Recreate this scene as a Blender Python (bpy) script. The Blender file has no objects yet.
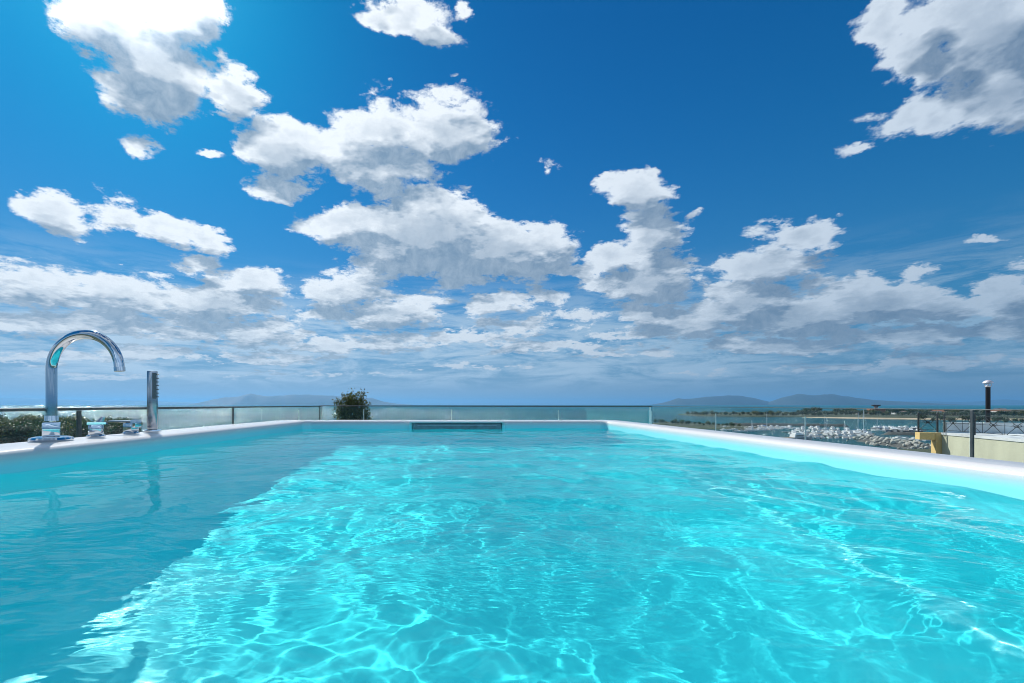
import bpy, bmesh, math, random
import numpy as np
from mathutils import Vector, Matrix, noise as mnoise
R = math.radians
random.seed(7)
C = bpy.context.scene.collection
S = bpy.context.scene

# ------------------------------------------------------------------ camera, sky, sun, exposure
F = 455.0           # focal length in pixels of a 1024 wide frame
VX, VY = 465.0, 404.5   # where the pool's long axis meets the horizon
CAMZ = 0.17         # lens above the water (water = 0)
cam_d = bpy.data.cameras.new('camera')
cam_d.sensor_width = 36.0
cam_d.lens = 36.0 * F / 1024
cam_d.shift_x = (512 - VX) / 1024
cam_d.shift_y = (VY - 341.5) / 1024
cam_d.clip_start = 0.02
cam_d.clip_end = 200000
cam = bpy.data.objects.new('camera', cam_d)
cam.location = (0, 0, CAMZ)
cam.rotation_euler = (R(90), 0, 0)
C.objects.link(cam)
S.camera = cam

SUN_AZ, SUN_EL = R(-38), R(41)      # azimuth from +Y towards +X
sun_dir = Vector((math.sin(SUN_AZ) * math.cos(SUN_EL), math.cos(SUN_AZ) * math.cos(SUN_EL), math.sin(SUN_EL)))

S.view_settings.view_transform = 'Standard'
S.view_settings.look = 'None'
S.view_settings.exposure = 0.22
S.view_settings.gamma = 1.0
S.cycles.max_bounces = 12
S.cycles.diffuse_bounces = 8
S.cycles.glossy_bounces = 4
S.cycles.transmission_bounces = 8
S.cycles.transparent_max_bounces = 24
S.cycles.sample_clamp_indirect = 12
S.cycles.blur_glossy = 0.0
S.cycles.filter_width = 1.0
S.cycles.use_denoising = True
try:
    S.cycles.denoiser = 'OPENIMAGEDENOISE'
except Exception:
    pass

world = bpy.data.worlds.new('World')
S.world = world
world.use_nodes = True


class NT:
    """small helper that writes shader node trees"""
    def __init__(s, tree):
        s.t = tree
    def n(s, kind, **kw):
        nd = s.t.nodes.new(kind)
        for k, v in kw.items():
            setattr(nd, k, v)
        return nd
    def put(s, sock, v):
        if isinstance(v, bpy.types.NodeSocket):
            s.t.links.new(v, sock)
        elif v is not None:
            if hasattr(sock, 'default_value') and hasattr(sock.default_value, '__len__') and isinstance(v, (tuple, list)) and len(v) == 3 and len(sock.default_value) == 4:
                v = tuple(v) + (1,)
            sock.default_value = v
    def m(s, op, a, b=None, c=None, clamp=False):
        nd = s.n('ShaderNodeMath', operation=op, use_clamp=clamp)
        s.put(nd.inputs[0], a)
        if b is not None: s.put(nd.inputs[1], b)
        if c is not None: s.put(nd.inputs[2], c)
        return nd.outputs[0]
    def v(s, op, a, b=None, scale=None):
        nd = s.n('ShaderNodeVectorMath', operation=op)
        s.put(nd.inputs[0], a)
        if b is not None: s.put(nd.inputs[1], b)
        if scale is not None: s.put(nd.inputs['Scale'], scale)
        return nd.outputs['Value'] if op in ('LENGTH', 'DOT_PRODUCT') else nd.outputs[0]
    def xyz(s, a, b, c):
        nd = s.n('ShaderNodeCombineXYZ')
        for i, q in enumerate((a, b, c)): s.put(nd.inputs[i], q)
        return nd.outputs[0]
    def sep(s, a):
        nd = s.n('ShaderNodeSeparateXYZ'); s.put(nd.inputs[0], a)
        return nd.outputs
    def noise(s, vec, scale, detail=4, rough=.5, dist=0., lac=2., dims='3D', w=None):
        nd = s.n('ShaderNodeTexNoise', noise_dimensions=dims)
        s.put(nd.inputs['Vector'], vec)
        nd.inputs['Scale'].default_value = scale
        nd.inputs['Detail'].default_value = detail
        nd.inputs['Roughness'].default_value = rough
        nd.inputs['Distortion'].default_value = dist
        nd.inputs['Lacunarity'].default_value = lac
        return nd
    def voro(s, vec, scale, feature='F1', **kw):
        nd = s.n('ShaderNodeTexVoronoi', feature=feature)
        s.put(nd.inputs['Vector'], vec); nd.inputs['Scale'].default_value = scale
        return nd
    def ramp(s, f, pts, interp='LINEAR'):
        nd = s.n('ShaderNodeValToRGB'); nd.color_ramp.interpolation = interp
        e = nd.color_ramp.elements
        while len(e) < len(pts): e.new(.5)
        for i, (p, c) in enumerate(pts):
            e[i].position = p
            e[i].color = (c, c, c, 1) if isinstance(c, (int, float)) else tuple(c) + (1,)
        s.put(nd.inputs[0], f)
        return nd.outputs[0]
    def mr(s, f, a, b, c=0., d=1., smooth=True):
        nd = s.n('ShaderNodeMapRange', interpolation_type='SMOOTHSTEP' if smooth else 'LINEAR')
        s.put(nd.inputs[0], f)
        for i, q in zip((1, 2, 3, 4), (a, b, c, d)): s.put(nd.inputs[i], q)
        return nd.outputs[0]
    def mix(s, f, a, b, blend='MIX'):
        nd = s.n('ShaderNodeMix', data_type='RGBA', blend_type=blend)
        s.put(nd.inputs[0], f); s.put(nd.inputs[6], a); s.put(nd.inputs[7], b)
        return nd.outputs[2]


# ------------------------------------------------------------------ sky with clouds (world shader, at infinity)
# each cloud lump: direction as (x, y) on the plane one unit ahead (here in px of F), half sizes, tilt, weight
BLOBS = [
 # big broken cloud, high left
 (112,22,62,52,-20,1.15),(185,18,55,48,0,1.1),(160,72,75,50,-25,1.2),(226,92,52,32,-35,1.3),(205,156,24,10,-5,.85),(145,148,34,13,-35,.62),(120,95,30,22,0,.6),
 # cloud left of centre
 (292,150,58,34,8,1.15),(370,128,72,40,10,1.2),(452,130,62,40,0,1.1),(385,165,66,34,0,1.1),(282,188,40,18,10,.95),(345,205,28,14,0,.62),(495,140,16,12,0,.7),
 # top edge
 (372,0,52,24,0,1.05),(412,2,50,26,-10,1.),(445,34,30,18,-20,.8),(472,4,14,20,0,.75),(455,82,9,10,0,.55),(480,56,10,6,60,.4),
 # big grey-based cumulus, centre
 (352,226,62,32,-5,1.2),(425,236,80,44,0,1.8),(492,249,75,34,-8,1.7),(545,246,42,30,0,1.2),(385,262,62,28,0,1.),(455,276,50,16,0,.9),
 # left chain
 (50,214,52,28,-8,1.1),(112,216,46,24,0,1.05),(165,228,52,24,-15,1.05),(205,240,40,18,-20,.95),(198,262,44,18,0,.9),(20,192,22,6,0,.5),(8,198,12,10,0,.5),
 # left bank
 (30,285,85,30,-4,1.15),(130,296,100,30,-4,1.1),(215,302,80,32,0,1.15),(258,284,46,24,0,1.05),(262,334,70,24,0,.95),(80,325,130,18,0,.95),(180,330,110,18,0,.9),
 # under the central cumulus
 (345,290,56,22,0,1.1),(392,314,66,22,0,1.15),(325,314,55,18,0,.95),(436,300,34,14,0,.8),(500,302,48,15,0,.95),(548,294,32,16,-20,.9),(485,322,34,11,0,.8),(525,326,46,14,0,.95),(585,318,38,12,10,.85),
 # tower right of centre
 (640,198,44,24,0,1.2),(652,236,44,34,0,1.2),(616,256,40,26,10,1.05),(646,282,66,30,0,1.25),(582,268,28,13,0,.85),(655,312,48,16,0,.95),(655,178,16,14,0,.7),(690,208,14,16,0,.6),(547,173,12,15,-50,.72),
 # twin cumulus on the right
 (798,236,54,22,-4,1.2),(768,264,56,26,8,1.15),(806,258,30,18,0,.8),(752,282,24,10,0,.6),(812,286,26,13,10,.85),(786,224,20,14,30,.8),(838,284,14,10,0,.6),
 # big cloud, high right
 (985,35,80,60,15,1.35),(915,62,62,46,20,1.1),(1005,90,80,48,15,1.2),(900,110,56,30,20,1.0),(858,142,32,14,20,.95),(888,22,40,24,20,.9),(1060,60,80,60,0,1.2),(940,115,50,28,15,1.),
 # right bank
 (742,304,66,28,8,1.35),(690,325,76,18,4,1.05),(800,318,80,26,4,1.35),(880,302,84,28,0,1.4),(935,308,75,24,-5,1.15),(1010,300,60,36,15,1.05),(918,274,48,9,15,.7),(992,236,30,8,0,.72),(1020,262,40,10,10,.8),
 # low streets of cloud
 (350,345,100,11,0,.95),(445,337,85,11,0,.95),(545,346,90,11,0,.9),(640,336,80,9,0,.9),(905,335,130,18,0,1.),(1010,330,70,20,0,1.),(775,345,110,14,0,1.),(150,352,110,12,0,.85),(40,356,100,12,0,.85),(270,358,100,10,0,.8),(660,353,24,8,0,.8),(600,356,60,6,0,.7),
 (960,362,120,11,0,.85),(840,368,120,8,0,.75),(480,366,120,6,0,.6),(300,374,140,7,0,.6),(90,376,140,7,0,.62),(700,374,100,5,0,.55),
]
CL_A, CL_THR = 1.75, 0.40

def density_group(detail, name):
    g = bpy.data.node_groups.new(name, 'ShaderNodeTree')
    g.interface.new_socket('Dir', in_out='INPUT', socket_type='NodeSocketVector')
    g.interface.new_socket('D', in_out='OUTPUT', socket_type='NodeSocketFloat')
    g.interface.new_socket('N', in_out='OUTPUT', socket_type='NodeSocketFloat')
    N = NT(g)
    gi, go = N.n('NodeGroupInput'), N.n('NodeGroupOutput')
    X, Y, Z = N.sep(gi.outputs[0])
    Zp = N.m('MAXIMUM', Z, 0.0)
    iz = N.m('DIVIDE', 1.0, N.m('ADD', Zp, 0.19))
    deck = N.xyz(N.m('MULTIPLY', X, iz), N.m('MULTIPLY', Y, iz), 0.37)     # point on the cloud deck
    Yp = N.m('MAXIMUM', Y, 0.03)
    u = N.m('DIVIDE', X, Yp); v = N.m('DIVIDE', Z, Yp)
    # noise coordinate: between deck perspective and plain direction, so tops look heaped
    nc = N.xyz(N.m('MULTIPLY', X, N.m('POWER', iz, .9)), N.m('MULTIPLY', Y, N.m('POWER', iz, .9)), N.m('MULTIPLY', Zp, 1.8))
    n1 = N.noise(nc, 5.6, detail, .68, .12)
    vo = N.n('ShaderNodeTexVoronoi', feature='F1', normalize=True)
    N.put(vo.inputs['Vector'], N.v('ADD', nc, N.v('SCALE', n1.outputs['Color'], scale=.16)))
    vo.inputs['Scale'].default_value = 13.; vo.inputs['Detail'].default_value = 2. if detail > 5 else 1.; vo.inputs['Roughness'].default_value = .55
    f1 = N.m('ADD', N.m('MULTIPLY', n1.outputs['Fac'], .92), N.m('MULTIPLY', N.m('SUBTRACT', .42, vo.outputs['Distance']), .38))
    wn = N.noise(nc, 5.5, 5 if detail > 5 else 3, .6)
    w = N.v('SUBTRACT', wn.outputs['Color'], (.5, .5, .5))
    amp = N.m('MULTIPLY', N.m('ADD', N.m('MAXIMUM', v, 0), .10), .22)
    w = N.v('SCALE', w, scale=amp)
    uv = N.v('ADD', N.xyz(u, v, 0), w)
    cur = None
    for (bx, by, rx, ry, rot, wt) in BLOBS:
        if detail < 6 and rx * ry < 520: continue
        mp = N.n('ShaderNodeMapping', vector_type='TEXTURE')
        N.put(mp.inputs['Vector'], uv)
        mp.inputs['Location'].default_value = ((bx - VX) / F, (VY - by) / F, 0)
        mp.inputs['Rotation'].default_value = (0, 0, R(rot))
        k = 1.35
        mp.inputs['Scale'].default_value = (rx * k / F, ry * k / F, 1000)
        gr = N.n('ShaderNodeTexGradient', gradient_type='SPHERICAL')
        N.put(gr.inputs[0], mp.outputs[0])
        val = N.m('MULTIPLY', gr.outputs['Fac'], wt)
        if cur is None: cur = val
        else:
            if detail < 6: cur = N.m('MAXIMUM', cur, val); continue
            nd = N.n('ShaderNodeMath', operation='SMOOTH_MAX')
            N.put(nd.inputs[0], cur); N.put(nd.inputs[1], val); nd.inputs[2].default_value = .12
            cur = nd.outputs[0]
    # scattered cloud outside the part of the sky the photograph covers
    outu = N.mr(N.m('ABSOLUTE', N.m('SUBTRACT', u, .1)), 1.2, 1.5)
    outv = N.mr(v, .95, 1.2)
    out = N.m('MAXIMUM', outu, outv)
    gen = N.noise(deck, .9, 2, .5)
    genv = N.mr(gen.outputs['Fac'], .38, .58, 0., 1.1, False)  # cover raised so this unseen cloud lightens the pool's shadow
    B = N.m('MAXIMUM', cur, N.m('MULTIPLY', genv, out))
    D = N.m('SUBTRACT', N.m('ADD', B, N.m('MULTIPLY', N.m('SUBTRACT', f1, .5), CL_A)), CL_THR)
    # nothing far from a lump
    D = N.m('SUBTRACT', D, N.mr(B, 0.0, .22, .5, 0., False))
    N.put(go.inputs[0], D)
    N.put(go.inputs[1], f1)
    return g

def build_world():
    N = NT(world.node_tree)
    world.node_tree.nodes.clear()
    tc = N.n('ShaderNodeTexCoord')
    d = tc.outputs['Generated']
    sky = N.n('ShaderNodeTexSky', sky_type='NISHITA', sun_disc=False)
    sky.sun_elevation = SUN_EL
    sky.sun_rotation = SUN_AZ
    sky.altitude = 20; sky.air_density = 1.0; sky.dust_density = .6; sky.ozone_density = 2.0
    hs = N.n('ShaderNodeHueSaturation'); hs.inputs['Saturation'].default_value = SKY_SAT; hs.inputs['Hue'].default_value = SKY_HUE
    N.put(hs.inputs['Color'], sky.outputs[0])
    base = N.mix(1., hs.outputs[0], SKY_TINT, 'MULTIPLY')
    X, Y, Z = N.sep(d)
    sd = N.v('DOT_PRODUCT', N.v('NORMALIZE', d), tuple(sun_dir))
    side = N.mr(sd, .15, .98, 0., 1., False)                       # towards the sun
    # hazy air at the horizon
    hz = N.m('POWER', 2.718, N.m('MULTIPLY', N.m('MAXIMUM', Z, 0), -8.5))
    hcol = N.mix(side, HAZE_FAR, HAZE_SUN)
    # overall falloff
    base = N.mix(1., base, N.mix(side, SKY_FAR, SKY_SUN), 'MULTIPLY')
    mid = N.m('POWER', 2.718, N.m('MULTIPLY', N.m('MAXIMUM', Z, 0), -3.2))
    base = N.mix(mid, base, N.mix(side, MID_FAR, MID_SUN))
    base = N.mix(hz, base, hcol)
    # thin layered veils low over the sea
    st = N.noise(N.xyz(N.m('MULTIPLY', X, 2.2), N.m('MULTIPLY', Y, 2.2), N.m('MULTIPLY', Z, 13.)), 3.2, 8, .66, .5).outputs['Fac']
    vb = N.m('MULTIPLY', N.mr(Z, .015, .07), N.mr(Z, .30, .12))
    veil = N.m('MULTIPLY', N.mr(st, .36, .62), N.m('MULTIPLY', vb, .8))
    base = N.mix(veil, base, N.mix(side, VEIL_FAR, VEIL_SUN))
    # clouds
    g1 = density_group(9, 'cloud_density'); g2 = density_group(4, 'cloud_density_soft')
    a = N.n('ShaderNodeGroup'); a.node_tree = g1; N.put(a.inputs[0], d)
    off = (sun_dir + Vector((0, 0, .5))).normalized()
    def tap(k):
        b = N.n('ShaderNodeGroup'); b.node_tree = g2
        st = N.m('MULTIPLY', N.m('ADD', N.m('MAXIMUM', Z, 0), .12), k)
        N.put(b.inputs[0], N.v('NORMALIZE', N.v('ADD', d, N.v('SCALE', N.xyz(off.x, off.y, off.z), scale=st))))
        return N.m('MAXIMUM', b.outputs[0], 0.)
    D = a.outputs[0]
    edge = N.m('ADD', .05, N.m('MULTIPLY', .0, Z))
    wisp = N.noise(d, 62., 5, .72, .6).outputs['Fac']
    alpha = N.mr(N.m('ADD', D, N.m('MULTIPLY', N.m('SUBTRACT', wisp, .52), .22)), -.02, .22)
    thick = N.m('MAXIMUM', D, 0.)
    t1 = tap(.16)
    depth = N.m('ADD', N.m('MULTIPLY', thick, .8), N.m('MULTIPLY', t1, 1.45))
    lit = N.m('POWER', 2.718, N.m('MULTIPLY', depth, -1.55))
    relief = N.m('MULTIPLY', N.m('SUBTRACT', thick, t1), 1.1)
    lit = N.m('ADD', lit, N.m('MINIMUM', N.m('MAXIMUM', relief, -.12), .35))
    fine = N.noise(d, 34., 6, .7, .4).outputs['Fac']
    lit = N.m('ADD', lit, N.m('MULTIPLY', N.m('SUBTRACT', fine, .5), .42))
    lo = N.m('ADD', .04, N.m('MULTIPLY', N.m('MAXIMUM', N.m('SUBTRACT', fine, .36), 0), .75))
    lit = N.m('MINIMUM', N.m('MAXIMUM', lit, lo), 1.08)
    ccol = N.mix(lit, CL_DARK, CL_LIT)
    ccol = N.mix(1., ccol, N.mix(side, CL_FAR, CL_SUN), 'MULTIPLY')
    # unseen cloud opposite the sun, brightened to fill the pool's shaded side
    ccol = N.v('SCALE', ccol, scale=N.mr(sd, .0, -.45, 1., 2.6))
    ccol = N.v('SCALE', ccol, scale=N.m('ADD', 1., N.m('MULTIPLY', N.m('POWER', N.m('MAXIMUM', sd, 0), 260), 4.)))
    # distant cloud fades into the haze
    ccol = N.mix(N.m('MULTIPLY', N.m('POWER', 2.718, N.m('MULTIPLY', N.m('MAXIMUM', Z, 0), -9.)), .85), ccol, hcol)
    col = N.mix(N.m('MULTIPLY', alpha, .97), base, ccol)
    # thin bright veil round the sun, above the frame
    glow = N.m('MULTIPLY', N.m('POWER', N.m('MAXIMUM', sd, 0), 150), GLOW)
    glow = N.m('ADD', glow, N.m('MULTIPLY', N.m('POWER', N.m('MAXIMUM', sd, 0), 800), AUREOLE))
    col = N.mix(1., col, N.v('SCALE', (1., .98, .95), scale=glow), 'ADD')
    bg = N.n('ShaderNodeBackground'); N.put(bg.inputs[0], col); bg.inputs[1].default_value = SKY_STR
    o = N.n('ShaderNodeOutputWorld'); N.t.links.new(bg.outputs[0], o.inputs[0])

SKY_STR = .086
SKY_SAT, SKY_HUE = 1.5, .495
SKY_TINT = (.6, 1.02, 1.0)
SKY_FAR, SKY_SUN = (.08, .80, .93), (.01, .46, .74)
MID_FAR, MID_SUN = (.01, 1.6, 4.3), (.02, 2.35, 6.1)
HAZE_FAR, HAZE_SUN = (1.8, 2.9, 3.9), (4.2, 5.2, 6.0)
CL_DARK, CL_LIT = (1.9, 3.1, 4.5), (9.9, 10.5, 11.)
CL_FAR, CL_SUN = (.5, .58, .68), (1.0, 1.0, 1.0)
GLOW = .6
AUREOLE = 90.
VEIL_FAR, VEIL_SUN = (3.0, 4.6, 6.2), (6.2, 7.6, 8.8)
build_world()
world.cycles.sampling_method = 'MANUAL'
world.cycles.sample_map_resolution = 512

sun_l = bpy.data.lights.new('sun', 'SUN')
sun_l.energy = 5.0
sun_l.angle = R(.45)
sun_l.color = (1., .96, .9)
sun_l.cycles.is_caustics_light = True
sun = bpy.data.objects.new('sun', sun_l)
sun.rotation_euler = sun_dir.to_track_quat('Z', 'Y').to_euler()
sun.location = (-20, 30, 40)
C.objects.link(sun)

# ------------------------------------------------------------------ helpers
def at(x, y, Y):
    """world point Y metres ahead that the photograph shows at pixel x, y"""
    return Vector(((x - VX) / F * Y, Y, CAMZ - (y - VY) / F * Y))
def ground(x, y, z):
    Y = (CAMZ - z) * F / (y - VY)
    return Vector(((x - VX) / F * Y, Y, z))

def material(name):
    m = bpy.data.materials.new(name); m.use_nodes = True
    t = m.node_tree; t.nodes.clear(); N = NT(t)
    out = N.n('ShaderNodeOutputMaterial')
    return m, N, out
def simple(name, col, rough=.5, metal=0., vary=.12, scale=8., bump=0., bscale=40., coat=0., spec=.5, streak=None):
    m, N, out = material(name)
    p = N.n('ShaderNodeBsdfPrincipled')
    tc = N.n('ShaderNodeTexCoord').outputs['Object']
    vec = tc if streak is None else N.v('MULTIPLY', tc, streak)
    nz = N.noise(vec, scale, 6, .6).outputs['Fac']
    k = N.mr(nz, .3, .7, 1 - vary, 1 + vary, False)
    N.put(p.inputs['Base Color'], N.v('SCALE', tuple(col), scale=k))
    N.put(p.inputs['Roughness'], N.mr(nz, .3, .7, max(rough * .8, 0), min(1, rough * 1.2), False))
    p.inputs['Metallic'].default_value = metal
    p.inputs['Coat Weight'].default_value = coat
    p.inputs['Specular IOR Level'].default_value = spec
    if bump:
        b = N.n('ShaderNodeBump'); b.inputs['Strength'].default_value = bump; b.inputs['Distance'].default_value = .02
        N.put(b.inputs['Height'], N.noise(tc, bscale, 5, .6).outputs['Fac'])
        N.put(p.inputs['Normal'], b.outputs[0])
    N.t.links.new(p.outputs[0], out.inputs[0])
    return m

class MB:
    """collects shapes, builds ONE mesh object"""
    def __init__(s):
        s.bm = bmesh.new()
    def box(s, c, size, rz=0., bevel=0., rot=None):
        r = bmesh.ops.create_cube(s.bm, size=1.)
        M = Matrix.Translation(Vector(c)) @ (rot.to_4x4() if rot else Matrix.Rotation(rz, 4, 'Z')) @ Matrix.Diagonal((*size, 1))
        bmesh.ops.transform(s.bm, matrix=M, verts=r['verts'])
        if bevel:
            es = list({e for v in r['verts'] for e in v.link_edges})
            bmesh.ops.bevel(s.bm, geom=es, offset=bevel, segments=2, affect='EDGES', profile=.6)
        return s
    def cyl(s, p0, p1, r0, r1=None, seg=16, cap=True):
        p0, p1 = Vector(p0), Vector(p1); r1 = r0 if r1 is None else r1
        d = p1 - p0
        M = Matrix.Translation((p0 + p1) / 2) @ d.to_track_quat('Z', 'Y').to_matrix().to_4x4()
        bmesh.ops.create_cone(s.bm, cap_ends=cap, segments=seg, radius1=r0, radius2=r1, depth=d.length, matrix=M)
        return s
    def lathe(s, prof, c=(0, 0, 0), seg=32):
        rings = []
        for r, z in prof:
            rings.append([s.bm.verts.new((c[0] + r * math.cos(2 * math.pi * i / seg), c[1] + r * math.sin(2 * math.pi * i / seg), c[2] + z)) for i in range(seg)])
        for a, b in zip(rings, rings[1:]):
            for i in range(seg):
                s.bm.faces.new((a[i], a[(i + 1) % seg], b[(i + 1) % seg], b[i]))
        if prof[0][0] > 1e-4: s.bm.faces.new(rings[0][::-1])
        if prof[-1][0] > 1e-4: s.bm.faces.new(rings[-1])
        return s
    def tube(s, pts, rad, seg=24, cap=True):
        pts = [Vector(p) for p in pts]
        rings = []; up = Vector((0, 1, 0))
        for i, p in enumerate(pts):
            t = (pts[min(i + 1, len(pts) - 1)] - pts[max(i - 1, 0)]).normalized()
            a = up.cross(t)
            if a.length < 1e-3: a = Vector((1, 0, 0)).cross(t)
            a.normalize(); b = t.cross(a)
            r = rad[i] if isinstance(rad, (list, tuple)) else rad
            rings.append([s.bm.verts.new(p + a * r * math.cos(2 * math.pi * k / seg) + b * r * math.sin(2 * math.pi * k / seg)) for k in range(seg)])
        for A, B in zip(rings, rings[1:]):
            for k in range(seg): s.bm.faces.new((A[k], A[(k + 1) % seg], B[(k + 1) % seg], B[k]))
        if cap: s.bm.faces.new(rings[0][::-1]); s.bm.faces.new(rings[-1])
        return s
    def prism(s, poly, z0, z1):
        a = [s.bm.verts.new((x, y, z0)) for x, y in poly]; b = [s.bm.verts.new((x, y, z1)) for x, y in poly]
        n = len(poly)
        s.bm.faces.new(a[::-1]); s.bm.faces.new(b)
        for i in range(n): s.bm.faces.new((a[i], a[(i + 1) % n], b[(i + 1) % n], b[i]))
        return s
    def mesh(s, name, mat, smooth=False):
        bmesh.ops.recalc_face_normals(s.bm, faces=s.bm.faces)
        me = bpy.data.meshes.new(name); s.bm.to_mesh(me); s.bm.free()
        if mat: me.materials.append(mat)
        if smooth:
            me.polygons.foreach_set('use_smooth', [True] * len(me.polygons))
            me.set_sharp_from_angle(angle=R(35))
        return me
    def build(s, name, mat, parent=None, smooth=False, loc=None):
        o = bpy.data.objects.new(name, s.mesh(name, mat, smooth)); C.objects.link(o)
        if parent: o.parent = parent
        if loc is not None: o.location = loc
        return o

def tag(o, label=None, cat=None, group=None, kind=None):
    if label: o['label'] = label
    if cat: o['category'] = cat
    if group: o['group'] = group
    if kind: o['kind'] = kind
    return o
def empty(name, loc=(0, 0, 0), rz=0., label=None, cat=None, group=None):
    o = bpy.data.objects.new(name, None); C.objects.link(o)
    o.location = loc; o.rotation_euler = (0, 0, rz); o.empty_display_size = .1
    return tag(o, label, cat, group)
def copy_tree(o, parent=None):
    c = o.copy(); C.objects.link(c)
    if parent: c.parent = parent
    for ch in list(o.children): copy_tree(ch, c)
    return c
def mesh_np(name, verts, faces, mat, parent=None, smooth=True):
    me = bpy.data.meshes.new(name)
    verts = np.asarray(verts, np.float32); faces = np.asarray(faces, np.int32)
    me.vertices.add(len(verts)); me.vertices.foreach_set('co', verts.ravel())
    k = faces.shape[1]
    me.loops.add(faces.size); me.loops.foreach_set('vertex_index', faces.ravel())
    me.polygons.add(len(faces)); me.polygons.foreach_set('loop_start', np.arange(0, faces.size, k, dtype=np.int32))
    me.update(calc_edges=True)
    if smooth: me.polygons.foreach_set('use_smooth', np.ones(len(faces), bool))
    if mat: me.materials.append(mat)
    o = bpy.data.objects.new(name, me); C.objects.link(o)
    if parent: o.parent = parent
    return o

# ------------------------------------------------------------------ materials
def shell_material():
    m, N, out = material('pool_shell_acrylic')
    p = N.n('ShaderNodeBsdfPrincipled')
    tc = N.n('ShaderNodeTexCoord').outputs['Object']
    X, Y, Z = N.sep(tc)
    nz = N.noise(tc, 3., 4, .5).outputs['Fac']
    rim = N.v('SCALE', SHELL_RIM, scale=N.mr(nz, .3, .7, .96, 1.03, False))
    basin = N.mix(N.mr(Z, -.03, .002), N.v('SCALE', SHELL_BASIN, scale=N.mr(nz, .3, .7, .95, 1.05, False)), SHELL_BAND)
    # the basin liner starts just under the rounded lip
    N.put(p.inputs['Base Color'], N.mix(N.mr(Z, .012, .046), basin, rim))
    p.inputs['Roughness'].default_value = .22
    p.inputs['Coat Weight'].default_value = .12
    p.inputs['Coat Roughness'].default_value = .08
    N.t.links.new(p.outputs[0], out.inputs[0])
    return m
SHELL_RIM = (.60, .59, .58)
SHELL_BAND = (.25, .76, .80)
SHELL_BASIN = (.15, .95, .975)
M_shell = shell_material()

def water_material():
    m, N, out = material('pool_water')
    tc = N.n('ShaderNodeTexCoord').outputs['Object']
    warp = N.noise(tc, 3., 2, .5).outputs['Color']
    tw = N.v('ADD', tc, N.v('SCALE', warp, scale=.25))
    h1 = N.noise(N.v('MULTIPLY', tw, (.7, 1.5, 1.)), 26., 2, .45).outputs['Fac']
    patch = N.mr(N.noise(tc, 1.6, 2, .5).outputs['Fac'], .35, .65, .35, 1.2)
    Xc = N.sep(tc)[0]
    patch = N.m('MULTIPLY', patch, N.mr(Xc, -1.1, -.25, .3, 1.))
    bp = N.n('ShaderNodeBump'); bp.inputs['Distance'].default_value = .014
    N.put(bp.inputs['Strength'], N.m('MULTIPLY', patch, BUMPW)); N.put(bp.inputs['Height'], h1)
    fr = N.n('ShaderNodeFresnel'); fr.inputs['IOR'].default_value = FRES
    N.put(fr.inputs['Normal'], bp.outputs[0])
    rf = N.n('ShaderNodeBsdfRefraction'); rf.inputs['IOR'].default_value = 1.333; rf.inputs['Roughness'].default_value = 0.
    rf.inputs['Color'].default_value = WATER_TINT + (1,)
    gl = N.n('ShaderNodeBsdfGlossy'); gl.inputs['Roughness'].default_value = 0.0; gl.inputs['Color'].default_value = (1, 1, 1, 1)
    N.put(rf.inputs['Normal'], bp.outputs[0]); N.put(gl.inputs['Normal'], bp.outputs[0])
    mx = N.n('ShaderNodeMixShader')
    for i, q in enumerate((fr.outputs[0], rf.outputs[0], gl.outputs[0])): N.t.links.new(q, mx.inputs[i])
    # a little light goes straight through the skin of the water
    tr = N.n('ShaderNodeBsdfTransparent'); tr.inputs[0].default_value = WATER_TINT + (1,)
    m2 = N.n('ShaderNodeMixShader'); m2.inputs[0].default_value = WATER_T
    N.t.links.new(mx.outputs[0], m2.inputs[1]); N.t.links.new(tr.outputs[0], m2.inputs[2])
    N.t.links.new(m2.outputs[0], out.inputs[0])
    return m
WATER_T = .12
WATER_TINT = (.62, .985, 1.0)
BUMPW, FRES = .16, 1.075
M_water = water_material()


M_chrome = simple('polished_chrome', (.66, .68, .70), .05, 1., .02, 30)
M_chromed = simple('brushed_chrome', (.40, .42, .44), .16, 1., .08, 60)
M_black = simple('grey_rubber', (.09, .11, .12), .5, 0, .2, 30)
M_skim = simple('skimmer_plastic', (.16, .21, .23), .35, 0, .2, 30)
M_skiml = simple('skimmer_trim', (.30, .40, .44), .3, 0, .1, 30)
M_rail = simple('rail_steel', (.10, .115, .12), .35, .8, .15, 20)
M_raill = simple('clip_steel', (.7, .74, .76), .3, .6, .1, 20)
M_tile = simple('terrace_tile', (.42, .40, .37), .6, 0, .15, 3, .2, 30)
M_render = simple('white_render', (.62, .61, .58), .85, 0, .1, 1.2, .3, 30)
M_steel2 = simple('painted_iron', (.02, .024, .028), .5, .3, .25, 14)

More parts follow.
